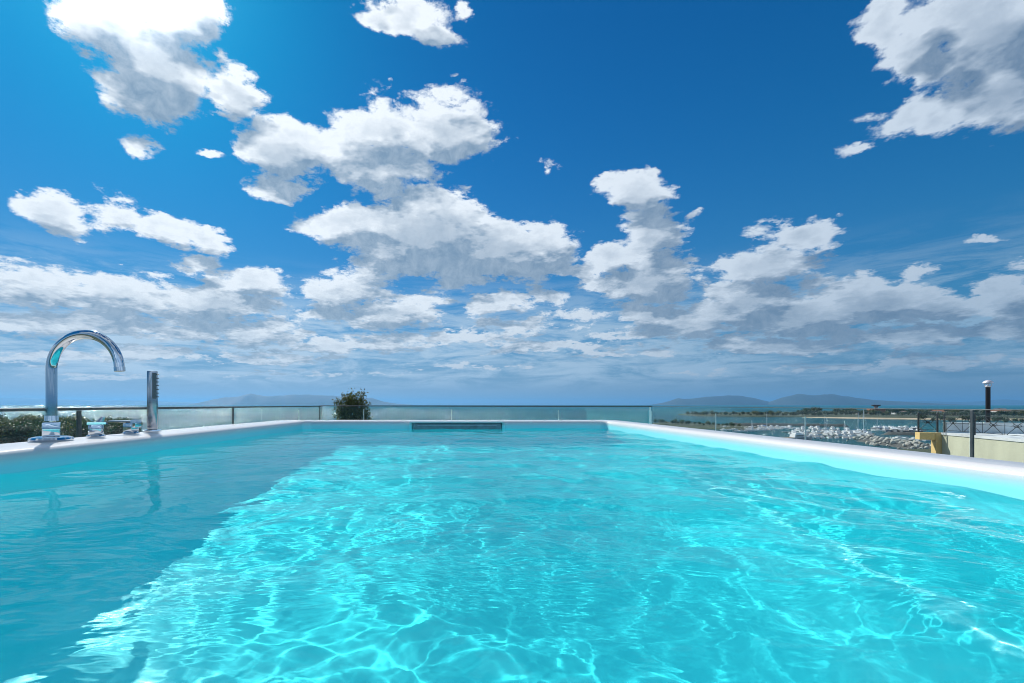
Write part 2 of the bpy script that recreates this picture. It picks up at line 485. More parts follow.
def glass_material():
    m, N, out = material('balustrade_glass')
    tr = N.n('ShaderNodeBsdfTransparent'); tr.inputs[0].default_value = (.95, .975, .97, 1)
    gl = N.n('ShaderNodeBsdfGlossy'); gl.inputs['Roughness'].default_value = .02
    lw = N.n('ShaderNodeLayerWeight'); lw.inputs['Blend'].default_value = .5
    fres = N.m('ADD', .03, N.m('MULTIPLY', N.m('POWER', lw.outputs['Facing'], 4.), .5))
    df = N.n('ShaderNodeBsdfDiffuse'); df.inputs[0].default_value = (.6, .66, .66, 1)
    tc = N.n('ShaderNodeTexCoord').outputs['Object']
    dirt = N.mr(N.noise(tc, 5, 5, .6).outputs['Fac'], .35, .75, .0, .02, False)   # dried salt spray
    a = N.n('ShaderNodeMixShader'); b = N.n('ShaderNodeMixShader')
    N.put(a.inputs[0], dirt); N.t.links.new(tr.outputs[0], a.inputs[1]); N.t.links.new(df.outputs[0], a.inputs[2])
    N.t.links.new(fres, b.inputs[0]); N.t.links.new(a.outputs[0], b.inputs[1]); N.t.links.new(gl.outputs[0], b.inputs[2])
    N.t.links.new(b.outputs[0], out.inputs[0])
    return m
M_glass = glass_material()
M_gedge = simple('glass_edge', (.55, .68, .66), .15, 0, .1, 20)

# ------------------------------------------------------------------ the pool: one moulded shell
POOL = empty('swimming_pool', (0, 1.3, -.95), 0, 'white moulded plunge pool with rounded rim filling the foreground', 'pool')
TERR_Z = -.95
def loop(x0, x1, y0, y1, r, z, seg=10):
    pts = []
    for (cx, cy, a0) in ((x1 - r, y1 - r, 0), (x0 + r, y1 - r, 90), (x0 + r, y0 + r, 180), (x1 - r, y0 + r, 270)):
        for k in range(seg + 1):
            a = R(a0 + 90 * k / seg); pts.append((cx + r * math.cos(a), cy + r * math.sin(a), z))
    return pts
PX0, PX1, PY0, PY1 = -1.13, 1.0, -.95, 3.2
RIM = .057
def shell():
    L = []
    ox0, ox1, oy0, oy1 = -1.37, 1.12, -1.15, 3.42
    L.append(loop(ox0 + .04, ox1 - .04, oy0 + .04, oy1 - .04, .10, TERR_Z + .004))
    L.append(loop(ox0 + .04, ox1 - .04, oy0 + .04, oy1 - .04, .10, -.02))
    L.append(loop(ox0, ox1, oy0, oy1, .12, -.02))
    L.append(loop(ox0, ox1, oy0, oy1, .12, RIM - .016))
    for a in (30, 60, 90):
        q = .014 * (1 - math.sin(R(a))); 
        L.append(loop(ox0 + .014 * (1 - math.cos(R(a))), ox1 - .014 * (1 - math.cos(R(a))), oy0 + .014 * (1 - math.cos(R(a))), oy1 - .014 * (1 - math.cos(R(a))), .12, RIM - .016 + .014 * math.sin(R(a)) - 0 * q))
    zt = RIM - .002; rr = .022
    for a in (90, 72, 54, 36, 18, 0):
        d = rr * math.cos(R(a)) ; h = rr * (1 - math.sin(R(a)))
        o = rr - d
        L.append(loop(PX0 - o, PX1 + o, PY0 - o, PY1 + o, .05 + o, zt - h))
    depth = .64; tap = .10; rf = .12
    for z in (-.0, -.15, -.35, -depth + rf):
        t = tap * (-z) / depth
        L.append(loop(PX0 + t, PX1 - t, PY0 + t, PY1 - t, .06 + t, z))
    t0 = tap * (depth - rf) / depth
    for a in (18, 36, 54, 72, 90):
        t = t0 + rf * (1 - math.cos(R(a))); z = -depth + rf - rf * math.sin(R(a))
        L.append(loop(PX0 + t, PX1 - t, PY0 + t, PY1 - t, .06 + t, z))
    n = len(L[0]); V = [p for l in L for p in l]; Fc = []
    for i in range(len(L) - 1):
        for k in range(n):
            Fc.append((i * n + k, i * n + (k + 1) % n, (i + 1) * n + (k + 1) % n, (i + 1) * n + k))
    bm = bmesh.new(); vs = [bm.verts.new(p) for p in V]
    for f in Fc: bm.faces.new([vs[q] for q in f])
    bm.faces.new(vs[-n:])
    bmesh.ops.recalc_face_normals(bm, faces=bm.faces)
    # normals up inside the basin
    mb = MB(); mb.bm.free(); mb.bm = bm
    me = bpy.data.meshes.new('shell'); bm.to_mesh(me); bm.free()
    me.polygons.foreach_set('use_smooth', [True] * len(me.polygons)); me.set_sharp_from_angle(angle=R(50))
    me.materials.append(M_shell)
    o = bpy.data.objects.new('basin_shell', me); C.objects.link(o)
    o.parent = POOL; o.location = -POOL.location
    o.cycles.is_caustics_receiver = True
    return o
basin = shell()

# skimmer weir let into the far wall
sk = MB(); y = PY1
sk.box((-.055, y - .022, .004), (.61, .05, .070), bevel=.008)
so = sk.build('skimmer', M_skim, POOL, loc=-POOL.location)
sl = MB()
sl.box((-.055, y - .049, .0235), (.55, .008, .005), bevel=.002)
q = sl.build('skimmer_grille', M_skiml, so)
lip = MB()
lip.box((-.055, y - .02, .0475), (.66, .075, .014), bevel=.006)
lip.box((-.055 - .325, y - .012, .002), (.022, .05, .092), bevel=.006)
lip.box((-.055 + .322, y - .012, .002), (.022, .05, .092), bevel=.006)
lo = lip.build('skimmer_surround', M_shell, POOL, loc=-POOL.location)

# ------------------------------------------------------------------ the water surface: real ripples
def ripples(X, Y):
    rng = np.random.RandomState(11)
    H = np.zeros_like(X)
    # long swell and shorter chop; energy falls with wavelength
    comps = []
    for lam, amp, n, spread, base in ((.66, .0090, 5, 2.6, 1.2), (.30, .0024, 9, 3.1, 1.3), (.19, .00085, 10, 3.1, 1.3), (.105, .00044, 14, 3.1, 1.3), (.06, .00006, 18, 3.1, 1.3), (.034, .00001, 18, 3.1, 1.3)):
        for i in range(n):
            l = lam * rng.uniform(.72, 1.35); th = base + rng.uniform(-spread, spread) 
            comps.append((2 * math.pi / l * math.cos(th), 2 * math.pi / l * math.sin(th), rng.uniform(0, 6.28), amp * rng.uniform(.5, 1.2)))
    # slow warp so that wave fronts bend
    wx = .08 * np.sin(2.1 * Y + 1.3) * np.cos(1.7 * X) + .03 * np.sin(4.3 * X + 2.2 * Y)
    wy = .08 * np.sin(1.9 * X - .7) + .03 * np.cos(3.7 * Y - 1.9 * X + .4)
    Xw, Yw = X + wx, Y + wy
    for kx, ky, ph, a in comps:
        s = np.sin(kx * Xw + ky * Yw + ph)
        H += a * (s + .30 * (s * s - .5))
    # the water near the returns is livelier than along the left wall
    act = .88 + .16 * np.sin(.9 * X + 1.1 * Y + .5) * np.sin(1.3 * Y - .4) 
    calm = np.clip((X + 1.25) / .85, .5, 1.)
    H *= act * calm * WAVE
    return H
WAVE = .47
def water():
    xs = np.concatenate([np.linspace(PX0 + .0005, PX1 - .0005, 620)])
    a = np.linspace(PY0 + .0005, .12, 90)[:-1]
    g = .12 * (3.1995 / .12) ** np.linspace(0, 1, 760)
    b = [.12]
    while b[-1] < 3.1995:
        b.append(b[-1] + np.clip(.0030 + .0012 * b[-1], .003, .006))
    b[-1] = 3.1995
    ys = np.concatenate([a, b])
    X, Y = np.meshgrid(xs, ys)
    Z = ripples(X * 1.55, Y * 1.7) / 2.12
    V = np.stack([X, Y, Z], -1).reshape(-1, 3)
    nx, ny = len(xs), len(ys)
    i = (np.arange(ny - 1)[:, None] * nx + np.arange(nx - 1)[None, :]).ravel()
    Fc = np.stack([i, i + 1, i + nx + 1, i + nx], -1)
    o = mesh_np('pool_water', V, Fc, M_water)
    o.cycles.is_caustics_caster = True
    return tag(o, kind='structure')
pw = water()

# ------------------------------------------------------------------ bath fittings on the left rim
def deck_point(px, py):
    Y = (CAMZ - RIM) * F / (py - VY)
    return Vector(((px - VX) / F * Y, Y, RIM))
fp = deck_point(51.5, 440.5)
SC = fp.y / F                                   # metres per pixel there
fau = empty('swan_neck_spout', fp, 0, 'tall curved chrome swan neck spout on the left pool rim', 'water spout')
MB().lathe([(.0, 0), (17 * SC, 0), (17.5 * SC, .004), (16.5 * SC, .010), (13 * SC, .013), (0, .013)], seg=48).build('flange', M_chrome, fau, True)
MB().box((0, 0, .013 + .022), (13.5 * SC, 13.5 * SC, .044), rz=R(38), bevel=.004).build('base_block', M_chrome, fau, True)
rad = 34 * SC; h0 = (440.5 - 369) * SC
pts = [Vector((0, 0, .06)), Vector((0, 0, .12)), Vector((0, 0, h0 - .02))]
for k in range(0, 33):
    a = math.pi - math.pi * 1.0 * k / 32 * .985
    pts.append(Vector((rad + rad * math.cos(a), 0, h0 + rad * 1.02 * math.sin(a))))
e = pts[-1]; rt = 4.6 * SC
tb = MB().tube(pts, rt, 28)
tb.build('bent_tube', M_chrome, fau, True)
dirn = (pts[-1] - pts[-2]).normalized()
MB().cyl(e + dirn * .0, e + dirn * .012, rt * 1.06, rt * 1.04, 28).build('outlet_ring', M_chrome, fau, True)
MB().cyl((0, 0, .062), (0, 0, .078), rt * 1.25, rt * 1.15, 28).build('collar', M_chrome, fau, True)

hp = deck_point(152.5, 432.5); SH = hp.y / F
hs = empty('hand_shower', hp, R(18), 'upright chrome stick hand shower standing on the left pool rim', 'hand shower')
HH = (432.5 - 371) * SH
MB().box((0, 0, HH / 2 + .006), (8.6 * SH, .022, HH - .012), bevel=.004).build('handle_body', M_chromed, hs, True)
MB().box((0, 0, .006), (13 * SH, .040, .012), bevel=.003).build('holder_plate', M_chrome, hs, True)
MB().box((2.6 * SH, -.0135, HH * .76), (3.4 * SH, .006, HH * .42), bevel=.001).build('spray_face', M_black, hs)
for k in range(7):
    z = HH * (.58 + .36 * k / 6)
    MB().cyl((4.2 * SH, -.012, z), (6.6 * SH, -.016, z), .0022, .0018, 8).build('nozzle', M_black, hs)

def valve(px, py, rz, lever, label):
    p = deck_point(px, py); s = p.y / F
    v = empty('valve_handle', p, rz, label, 'tap handle', 'chrome tap handles on the pool rim')
    MB().lathe([(0, 0), (.026, 0), (.027, .004), (.025, .008), (0, .008)], seg=32).build('flange', M_chrome, v, True)
    MB().box((0, 0, .026), (.038, .038, .036), bevel=.006).build('valve_body', M_chrome, v, True)
    if lever == 'flat':
        MB().box((-.035, 0, .048), (.105, .022, .008), bevel=.003).build('lever', M_chromed, v, True)
        MB().box((.020, 0, .040), (.022, .03, .03), bevel=.003).build('lever_head', M_chrome, v, True)
    else:
        m = MB(); m.prism([(-.022, -.014), (.03, -.010), (.03, .010), (-.022, .014)], .044, .052)
        m.build('lever', M_chrome, v, True)
        MB().cyl((.012, 0, .050), (.020, 0, .070), .010, .006, 16).build('pin', M_chromed, v, True)
valve(96, 437, R(25), 'short', 'squat chrome tap handle beside the curved spout, with a short raised lever')
valve(131, 434, R(-6), 'flat', 'chrome tap handle with a long flat lever, next to the hand shower')

# ------------------------------------------------------------------ the roof terrace we stand on
tb_ = MB()
TX0, TX1, TY0 = -3.45, 3.15, -6.
poly = [(TX0, TY0), (TX1, TY0), (TX1, 7.35), (TX0, 10.6)]
t = MB().prism(poly, -1.15, TERR_Z).build('terrace', M_tile); tag(t, kind='structure')
bl = empty('apartment_block', (0, 2, -17.5), 0, 'rendered block under the roof terrace that carries the pool', 'building')
b = MB().prism([(x * .99, y) for x, y in [(TX0, TY0 + .1), (TX1, TY0 + .1), (TX1, 7.2), (TX0, 10.4)]], -17.5, -1.154).build('wall', M_render, bl); b.location = -bl.location
M_win = simple('window_glass', (.03, .045, .05), .08, 0, .2, 3)
for fl in range(5):
    for k in range(4):
        for sx in (TX0 * .99 - .02, TX1 * .99 + .02):
            w = MB().box((sx, -4.2 + 3.1 * k, -3.6 - fl * 3.), (.06, 1.1, 1.5)).build('window', M_win, bl); w.location = -bl.location

# glass balustrades: thin steel hand rail just below eye level, posts, clear panes
def rail_run(name, p0, p1, ztop, posts, panes, label, post_r=.015, rail_r=.012, seam=.009, postmat=None, zt2=None):
    """p0->p1 in plan; posts / pane joints as fractions along the run"""
    p0, p1 = Vector((*p0, 0)), Vector((*p1, 0)); d = p1 - p0; Lh = d.length; u = d / Lh; ang = math.atan2(u.y, u.x)
    zt2 = ztop if zt2 is None else zt2
    root = empty(name, (p0.x, p0.y, TERR_Z), ang, label, 'balustrade')
    zr = ztop - TERR_Z
    MB().box((Lh / 2, 0, zr - rail_r), (Lh, rail_r * 2.4, rail_r * 2), bevel=.003).build('hand_rail', M_rail, root)
    for f_, r_ in posts:
        o = MB().box((f_ * Lh, 0, (zr - 2 * rail_r) / 2), (r_ * 2, r_ * 1.2, zr - 2 * rail_r - .002), bevel=.002).build('post', postmat or M_rail, root)
        MB().box((f_ * Lh, 0, .006), (r_ * 5, r_ * 5, .012)).build('base_plate', postmat or M_rail, o)
    for a, b_ in zip(panes, panes[1:]):
        x0, x1 = a * Lh + .012, b_ * Lh - .012
        g = MB().box(((x0 + x1) / 2, .0, .06 + (zr - 2 * rail_r - .07) / 2), (x1 - x0, .008, zr - 2 * rail_r - .075)).build('glass_pane', M_glass, root)
        MB().box((x1 + .006, 0, .06 + (zr - .13) / 2), (seam, .012, zr - .15)).build('pane_joint', M_gedge, g)
    return root
LXp = -3.3
def fy(px): return -LXp * F / (VX - px)
yl0, yl1 = -2., 10.4
fr_ = lambda y: (y - yl0) / (yl1 - yl0)
rail_run('glass_balustrade', (LXp, yl0), (LXp, yl1), .143, [(fr_(fy(79)), .0165), (fr_(fy(233)), .015), (fr_(fy(320) - .03), .017), (.08, .015)], [0., .16, .32, fr_(fy(79)), fr_(fy(233)), fr_(fy(299)), 1.], 'glass balustrade with dark posts running along the left side of the terrace')
A, B = Vector((LXp, 10.4)), Vector((3.0, 7.3))
def far_fr(px):
    k = (px - VX) / F; d = B - A           # A + t d on the ray x = k y
    return (k * A.y - A.x) / (d.x - k * d.y)
rail_run('glass_balustrade', A, B, .150, [(.004, .012), (.996, .012)], [0.] + [far_fr(x) for x in (364, 452, 559)] + [1.], 'frameless glass balustrade across the far end of the terrace, pale joints between panes', rail_r=.011, postmat=M_raill)
RX = 3.0
fr2 = lambda px: (7.3 - RX * F / (px - VX)) / (7.3 + 2.)
rail_run('glass_balustrade', (RX, 7.3), (RX, -2.), .143, [(fr2(972), .0085)] , [0., fr2(716), fr2(806), fr2(972), .8, 1.], 'glass balustrade along the right side of the terrace with one slim dark post', rail_r=.003, seam=.002)

# ------------------------------------------------------------------ neighbouring rooftop on the right
M_cream = simple('cream_render', (.50, .50, .37), .9, 0, .16, .9, .25, 12, streak=(1, 1, .4))
M_yel = simple('ochre_render', (.68, .48, .20), .9, 0, .15, 1.2, .25, 12)
M_pale = simple('white_parapet_paint', (.62, .66, .66), .8, 0, .28, 1.1, .2, 12)
M_flue = simple('flue_dark_steel', (.012, .010, .014), .45, .4, .2, 6)
M_cowl = simple('galvanised_cowl', (.62, .60, .64), .45, .5, .2, 9)
M_felt = simple('roof_membrane', (.62, .64, .64), .9, 0, .2, 1.)
P1 = Vector((20.97, 20.0)); P2 = Vector((19.66, 16.0)); u2 = (P2 - P1).normalized(); P3 = P1 + u2 * 13
nb = empty('neighbour_house', (P1.x, P1.y, -17.5), 0, 'cream neighbouring house with an ochre corner pillar and flat roof at the right edge', 'building')
def nbuild(mb, name, mat, par=None):
    o = mb.build(name, mat, par or nb)
    if par is None: o.location = -nb.location
    return o
nx = Vector((u2.y, -u2.x)) * -1        # away from us, into the house
if nx.x < 0: nx = -nx
ZR = -1.06
q = [P1, P3, P3 + nx * 16, P1 + nx * 16]
nbuild(MB().prism([(p.x, p.y) for p in q], -17.5, ZR - .10), 'wall', M_cream)
q2 = [P1 - nx * .03, P3 - nx * .03, P3 + nx * 16, P1 + nx * 16]
nbuild(MB().prism([(p.x, p.y) for p in q2], ZR - .098, ZR), 'roof_slab', M_felt)
ang2 = math.atan2(u2.y, u2.x)
pil = MB(); c = P1 - u2 * .17 - nx * .10
pil.box((c.x, c.y, (-17.5 + ZR - .02) / 2), (.34, .22, 17.5 + ZR - .02), rz=ang2, bevel=.01)
nbuild(pil, 'corner_pillar', M_yel)
bm_ = MB(); c = P1 - u2 * .17 - nx * .50
bm_.box((c.x - .0, c.y, ZR - .17), (.34, .56, .32), rz=ang2, bevel=.01)
nbuild(bm_, 'cantilever_beam', M_yel)
# white parapet across the roof behind the railing, with a darker coping
wp = MB(); a_, b__ = P1 + nx * .15 - u2 * .1, P1 + nx * 15.5 - u2 * .1
cc = (a_ + b__) / 2; wp.box((cc.x, cc.y, ZR + .2), (.22, (b__ - a_).length, .42), rz=ang2, bevel=.01)
nbuild(wp, 'parapet', M_pale)
wp = MB(); wp.box((cc.x, cc.y, ZR + .428), (.28, (b__ - a_).length, .03), rz=ang2)
nbuild(wp, 'coping', M_felt)
for k in range(5):
    for fl in range(4):
        c = P1 + u2 * (2.2 + 2.6 * k) - nx * .01
        w = MB().box((c.x, c.y, -5.5 - fl * 3.1), (.9, .05, 1.3), rz=ang2).build('window', M_win, nb); w.location = -nb.location

# flue pipe with cowl
fy_ = 21.6
fbase = at(988, 424, fy_); fbase.z = ZR
fl = empty('flue_pipe', fbase, 0, 'dark flue pipe with a pale domed cowl rising above the neighbouring roof', 'chimney')
zt = CAMZ + (VY - 380) / F * fy_ - ZR
MB().cyl((0, 0, 0), (0, 0, zt - .30), .082, .082, 24).build('pipe', M_flue, fl, True)
MB().lathe([(.16, 0), (.16, .05), (.115, .12)], (0, 0, 0), 24).build('base_flashing', M_flue, fl, True)
MB().lathe([(.09, zt - .17), (.18, zt - .15), (.175, zt - .11), (.13, zt - .05), (.06, zt - .01), (0, zt)], seg=28).build('cowl', M_cowl, fl, True)
MB().lathe([(.084, zt - .34), (.10, zt - .30), (.09, zt - .27), (.088, zt - .30)], seg=24).build('collar', M_cowl, fl, True)
for k in range(4):
    a = k * math.pi / 2 + .5
    MB().cyl((.085 * math.cos(a), .085 * math.sin(a), zt - .33), (.12 * math.cos(a), .12 * math.sin(a), zt - .19), .012, .012, 6).build('stay', M_cowl, fl)

# wrought iron railing along the neighbour's roof edge
def iron_rail(p0, p1, z0, h, posts, bays, label):
    d = (p1 - p0); Lr = d.length; ang = math.atan2(d.y, d.x)
    r = empty('iron_railing', (p0.x, p0.y, z0), ang, label, 'railing')
    m = MB(); m.box((Lr / 2, 0, h - .01), (Lr, .022, .018)); m.build('top_rail', M_steel2, r)
    m = MB(); m.box((Lr / 2, 0, h * .14), (Lr, .018, .016)); m.build('bottom_rail', M_steel2, r)
    for f_ in posts:
        m = MB(); m.box((f_ * Lr, 0, h * .53), (.055, .045, h * 1.06)); m.cyl((f_ * Lr, 0, h * 1.06), (f_ * Lr, 0, h * 1.12), .04, .01, 8)
        m.build('post', M_steel2, r)
    n = bays
    for k in range(n):
        x0, x1 = Lr * k / n, Lr * (k + 1) / n; xm = (x0 + x1) / 2; w_ = x1 - x0
        m = MB(); z1, z2 = h * .14, h * .98; zm = (z1 + z2) / 2
        for s_ in (-1, 1):
            m.cyl((xm - s_ * w_ * .42, 0, z1), (xm + s_ * w_ * .42, 0, z2), .010, .010, 6)
            # scroll
            pts = [Vector((xm + s_ * (.10 + .085 * math.cos(a * .55) * (1 - a / 16)), 0, zm + .085 * math.sin(a * .55) * (1 - a / 16))) for a in range(14)]
            m.tube(pts, .009, 6)
            m.cyl((xm + s_ * w_ * .5, 0, z1), (xm + s_ * w_ * .5, 0, z2), .008, .008, 6)
        m.cyl((xm, -.015, zm), (xm, .015, zm), .045, .045, 12)
        m.cyl((x0, 0, zm), (x1, 0, zm), .008, .008, 6)
        m.build('scroll_panel', M_steel2, r)
    return r
iron_rail(P1 + nx * .08, P3 + nx * .08, ZR, .78, [0., .135, .36, .60, .83, 1.], 12, 'black wrought iron railing along the cream house roof edge')
iron_rail(P1 - u2 * .17 - nx * .76, P1 - u2 * .17 - nx * .05, ZR - .008, .80, [.03, .97], 1, 'short black railing on top of the ochre cantilever beam')

# ------------------------------------------------------------------ sea, land, islands
SEA = -20.0
def sea_material():
    m, N, out = material('sea_water')
    tc = N.n('ShaderNodeTexCoord').outputs['Object']
    big = N.noise(tc, .0022, 4, .6).outputs['Fac']
    df = N.n('ShaderNodeBsdfDiffuse'); N.put(df.inputs['Color'], N.mix(N.mr(big, .35, .65), SEA_A, SEA_B))
    gl = N.n('ShaderNodeBsdfGlossy'); gl.inputs['Roughness'].default_value = .10; gl.inputs['Color'].default_value = (.9, 1, 1, 1)
    h = N.noise(N.v('MULTIPLY', tc, (1., .75, 1.)), .11, 6, .72).outputs['Fac']
    h2 = N.noise(tc, .9, 4, .7).outputs['Fac']
    wind = N.mr(N.noise(N.v('MULTIPLY', tc, (.35, 1., 1.)), .004, 3, .5).outputs['Fac'], .35, .65, .75, 1.1)
    b1 = N.n('ShaderNodeBump'); b1.inputs['Distance'].default_value = 6.0
    N.put(b1.inputs['Strength'], wind); N.put(b1.inputs['Height'], h)
    b2 = N.n('ShaderNodeBump'); b2.inputs['Distance'].default_value = .55
    N.put(b2.inputs['Height'], h2); N.put(b2.inputs['Normal'], b1.outputs[0])
    N.put(gl.inputs['Normal'], b2.outputs[0]); N.put(df.inputs['Normal'], b2.outputs[0])
    mx = N.n('ShaderNodeMixShader'); mx.inputs[0].default_value = SEA_R
    N.t.links.new(df.outputs[0], mx.inputs[1]); N.t.links.new(gl.outputs[0], mx.inputs[2]); N.t.links.new(mx.outputs[0], out.inputs[0])
    return m
SEA_R = .23
SEA_A, SEA_B = (.001, .075, .10), (.003, .125, .15)
M_sea = sea_material()
ss = 40000.
sea = MB(); sea.box((0, 0, SEA - 2), (2 * ss, 2 * ss, 4)); so_ = sea.build('sea', M_sea); tag(so_, kind='structure')

M_land = simple('dry_scrub_ground', (.042, .056, .026), .95, 0, .35, .02, .4, 3)
M_sand = simple('sandy_shore', (.42, .33, .22), .95, 0, .25, .05)
M_rockd = simple('dark_breakwater_rock', (.07, .075, .07), .9, 0, .4, .6, .8, 2)
M_rockp = simple('pale_limestone_boulder', (.42, .41, .36), .9, 0, .3, .8, .6, 3)
M_isl = simple('island_slopes', (.035, .05, .035), .95, 0, .3, .0008)
M_quay = simple('quay_concrete', (.40, .39, .36), .9, 0, .2, .2)
M_road = simple('asphalt', (.05, .05, .052), .9, 0, .2, .5)

def landmass(name, outline, z0, z1, mat, edge=4., lab=None, rough=0., kind='structure'):
    """low land: outline polygon with a sloping bank down to the sea bed"""
    bm = bmesh.new(); n = len(outline)
    P = [Vector(p) for p in outline]
    # refine
    Q = []
    rng = random.Random(len(outline))
    for i in range(n):
        a, b = P[i], P[(i + 1) % n]; k = max(1, int((b - a).length / max(edge * 2.5, 4)))
        for j in range(k):
            p = a.lerp(b, j / k); Q.append(p + Vector((rng.uniform(-1, 1), rng.uniform(-1, 1))) * edge * .3 * (j > 0))
    c = sum(Q, Vector((0, 0))) / len(Q)
    top = []
    bot = [bm.verts.new((p.x, p.y, z0)) for p in Q]
    for p in Q:
        d = (c - p); d = d.normalized() * min(edge, d.length * .3)
        top.append(bm.verts.new((p.x + d.x, p.y + d.y, z1 + rng.uniform(-rough, rough))))
    m_ = len(Q)
    for i in range(m_): bm.faces.new((bot[i], bot[(i + 1) % m_], top[(i + 1) % m_], top[i]))
    bm.faces.new(top)
    bmesh.ops.triangulate(bm, faces=[f for f in bm.faces if len(f.verts) > 4])
    mb = MB(); mb.bm.free(); mb.bm = bm
    o = mb.build(name, mat)
    return tag(o, lab, None, None, kind)

# home shore under the terrace
landmass('ground', [(-420, -300), (-420, 60), (-300, 175), (-215, 235), (-120, 205), (-60, 130), (20, 110), (90, 135), (175, 185), (330, 190), (520, 230), (520, -300)], SEA - 1, -17.5, M_land, 5.)
# far peninsula beyond the marina
def gp(x, y, z=SEA): p = ground(x, y, z); return Vector((p.x, p.y))
pen = [gp(676, 414.8), gp(700, 416.4), gp(760, 417.0), gp(830, 417.6), (gp(880, 418.3)), gp(960, 419.0), gp(1060, 419.6), gp(1180, 419.8), gp(1180, 410.2), gp(1000, 410.0), gp(880, 410.6), gp(800, 412.4), gp(720, 413.2)]
landmass('peninsula', pen, SEA - 1, -18.2, M_land, 9., rough=.3)
beach = [gp(800, 417.4), gp(832, 418.3), gp(880, 419.3), gp(960, 420.2), gp(1060, 421), gp(1060, 418.6), gp(960, 418.2), gp(880, 417.6), gp(832, 417.0)]
landmass('sand', beach, SEA - 1, -19.2, M_sand, 5.)
# spit with trees, then the dark mole that closes the marina
spit = [gp(650, 423.6), gp(668, 426.4), gp(700, 429), gp(742, 430.5), gp(770, 428.4), gp(742, 426.2), gp(700, 423.6), gp(668, 422.6)]
landmass('shore_spit', spit, SEA - 1, -18.9, M_land, 5.)

def rocky_mound(name, p0, p1, w, h, mat, lab, seedv=1):
    p0, p1 = Vector(p0), Vector(p1); d = p1 - p0; Lr = d.length; u = d / Lr; nrm = Vector((-u.y, u.x))
    nx_, ny_ = int(Lr / 1.6), 7
    V, Fc = [], []
    for i in range(nx_ + 1):
        for j in range(ny_ + 1):
            s_ = j / ny_ * 2 - 1
            q = p0 + u * (Lr * i / nx_) + nrm * (w * s_ * .5)
            nz = mnoise.noise(Vector((q.x * .35, q.y * .35, seedv))) + .6 * mnoise.noise(Vector((q.x * .9, q.y * .9, seedv + 3)))
            z = SEA - .6 + (h + .6) * (1 - abs(s_) ** 1.6) * min(1, i / 3, (nx_ - i) / 3) + nz * .55
            V.append((q.x + nz * .3, q.y, z))
    for i in range(nx_):
        for j in range(ny_):
            a = i * (ny_ + 1) + j; Fc.append((a, a + 1, a + ny_ + 2, a + ny_ + 1))
    o = mesh_np(name, V, Fc, mat, smooth=False)
    return tag(o, lab, 'breakwater')
rocky_mound('breakwater', gp(728, 425.4), gp(850, 426.6), 11, 2.6, M_rockd, 'long dark rock mole across the water behind the moored boats', 1)
rocky_mound('breakwater', gp(880, 434.6), gp(1010, 437.0), 9, 2.2, M_rockd, 'dark rock mole behind the pale boulders, next to the ochre beam', 5)
rocky_mound('breakwater', gp(866, 441.), gp(940, 452.), 15, 2.0, M_rockd, 'bank of rubble running to the right beneath the ochre beam', 9)  # dark colour stands in for the shade in gaps between the boulders

# boulders piled on the pale bank
def boulder_mesh(seed, s=1.):
    bm = bmesh.new(); bmesh.ops.create_icosphere(bm, subdivisions=2, radius=s)
    for v in bm.verts:
        v.co *= 1 + .38 * mnoise.noise(v.co * 1.1 / s + Vector((seed * 7.1, 0, 0))); v.co.z *= .75
    me = bpy.data.meshes.new('boulder'); bm.to_mesh(me); bm.free(); me.materials.append(M_rockp); return me
BM = [boulder_mesh(i) for i in range(6)]
for i_, c_ in ((1, (.30, .29, .26)), (3, (.20, .20, .18)), (4, (.38, .36, .30))):
    BM[i_].materials[0] = simple('weathered_boulder', c_, .9, 0, .3, .8, .6, 3)
rng = random.Random(5)
for i in range(170):
    f = rng.random(); a = gp(866, 440.5).lerp(gp(940, 452.), f)
    d = (gp(940, 452.) - gp(866, 440.5)).normalized(); nrm = Vector((-d.y, d.x))
    off = rng.gauss(0, 4.8)
    o = bpy.data.objects.new('boulder', BM[i % 6]); C.objects.link(o)
    o.location = (a.x + nrm.x * off, a.y + nrm.y * off, SEA + 2.3 * max(0, 1 - abs(off) / 9) + .3)
    o.rotation_euler = (rng.uniform(0, 6), rng.uniform(0, 6), rng.uniform(0, 6)); k = rng.uniform(.4, 1.35); o.scale = (k, k * rng.uniform(.8, 1.2), k)
    tag(o, 'pale limestone boulder heaped on the rubble bank beside the marina', 'boulder', 'boulders heaped along the marina bank')

# islands on the horizon: real ridges many kilometres off
def island(Yd, prof, label_depth, seedv, name='island'):
    """prof: list of (px, height px) along the skyline"""
    xs = np.linspace(prof[0][0], prof[-1][0], 160)
    hs = np.interp(xs, [p[0] for p in prof], [p[1] for p in prof])
    V, Fc = [], []; ny_ = 14
    for i, (x, h) in enumerate(zip(xs, hs)):
        for j in range(ny_ + 1):
            s_ = j / ny_ * 2 - 1
            Yj = Yd + s_ * label_depth
            X = (x - VX) / F * Yd
            hm = h / F * Yd + 20
            nz = mnoise.fractal(Vector((X * .0009, Yj * .0009, seedv)), 1., 2., 5)
            nr = mnoise.noise(Vector((X * .0035, Yj * .0035, seedv)))
            z = SEA - 6 + hm * max(0, (1 - abs(s_) ** 1.5)) * (1 + .16 * nz * (abs(s_) > .1)) + nr * hm * .06 * (1 - abs(s_))
            V.append((X, Yj, z))
    for i in range(159):
        for j in range(ny_):
            a = i * (ny_ + 1) + j; Fc.append((a, a + 1, a + ny_ + 2, a + ny_ + 1))
    o = mesh_np(name, V, Fc, M_isl); return tag(o, kind='structure')
island(15000, [(196, 0), (205, 2.5), (216, 5.2), (228, 7.2), (240, 8.5), (251, 11.2), (256, 10.), (266, 8.4), (280, 8.9), (296, 10.2), (318, 9.6), (336, 8.7), (352, 7.5), (372, 7.), (384, 3.), (398, .8), (412, 0)], 900, 1.)
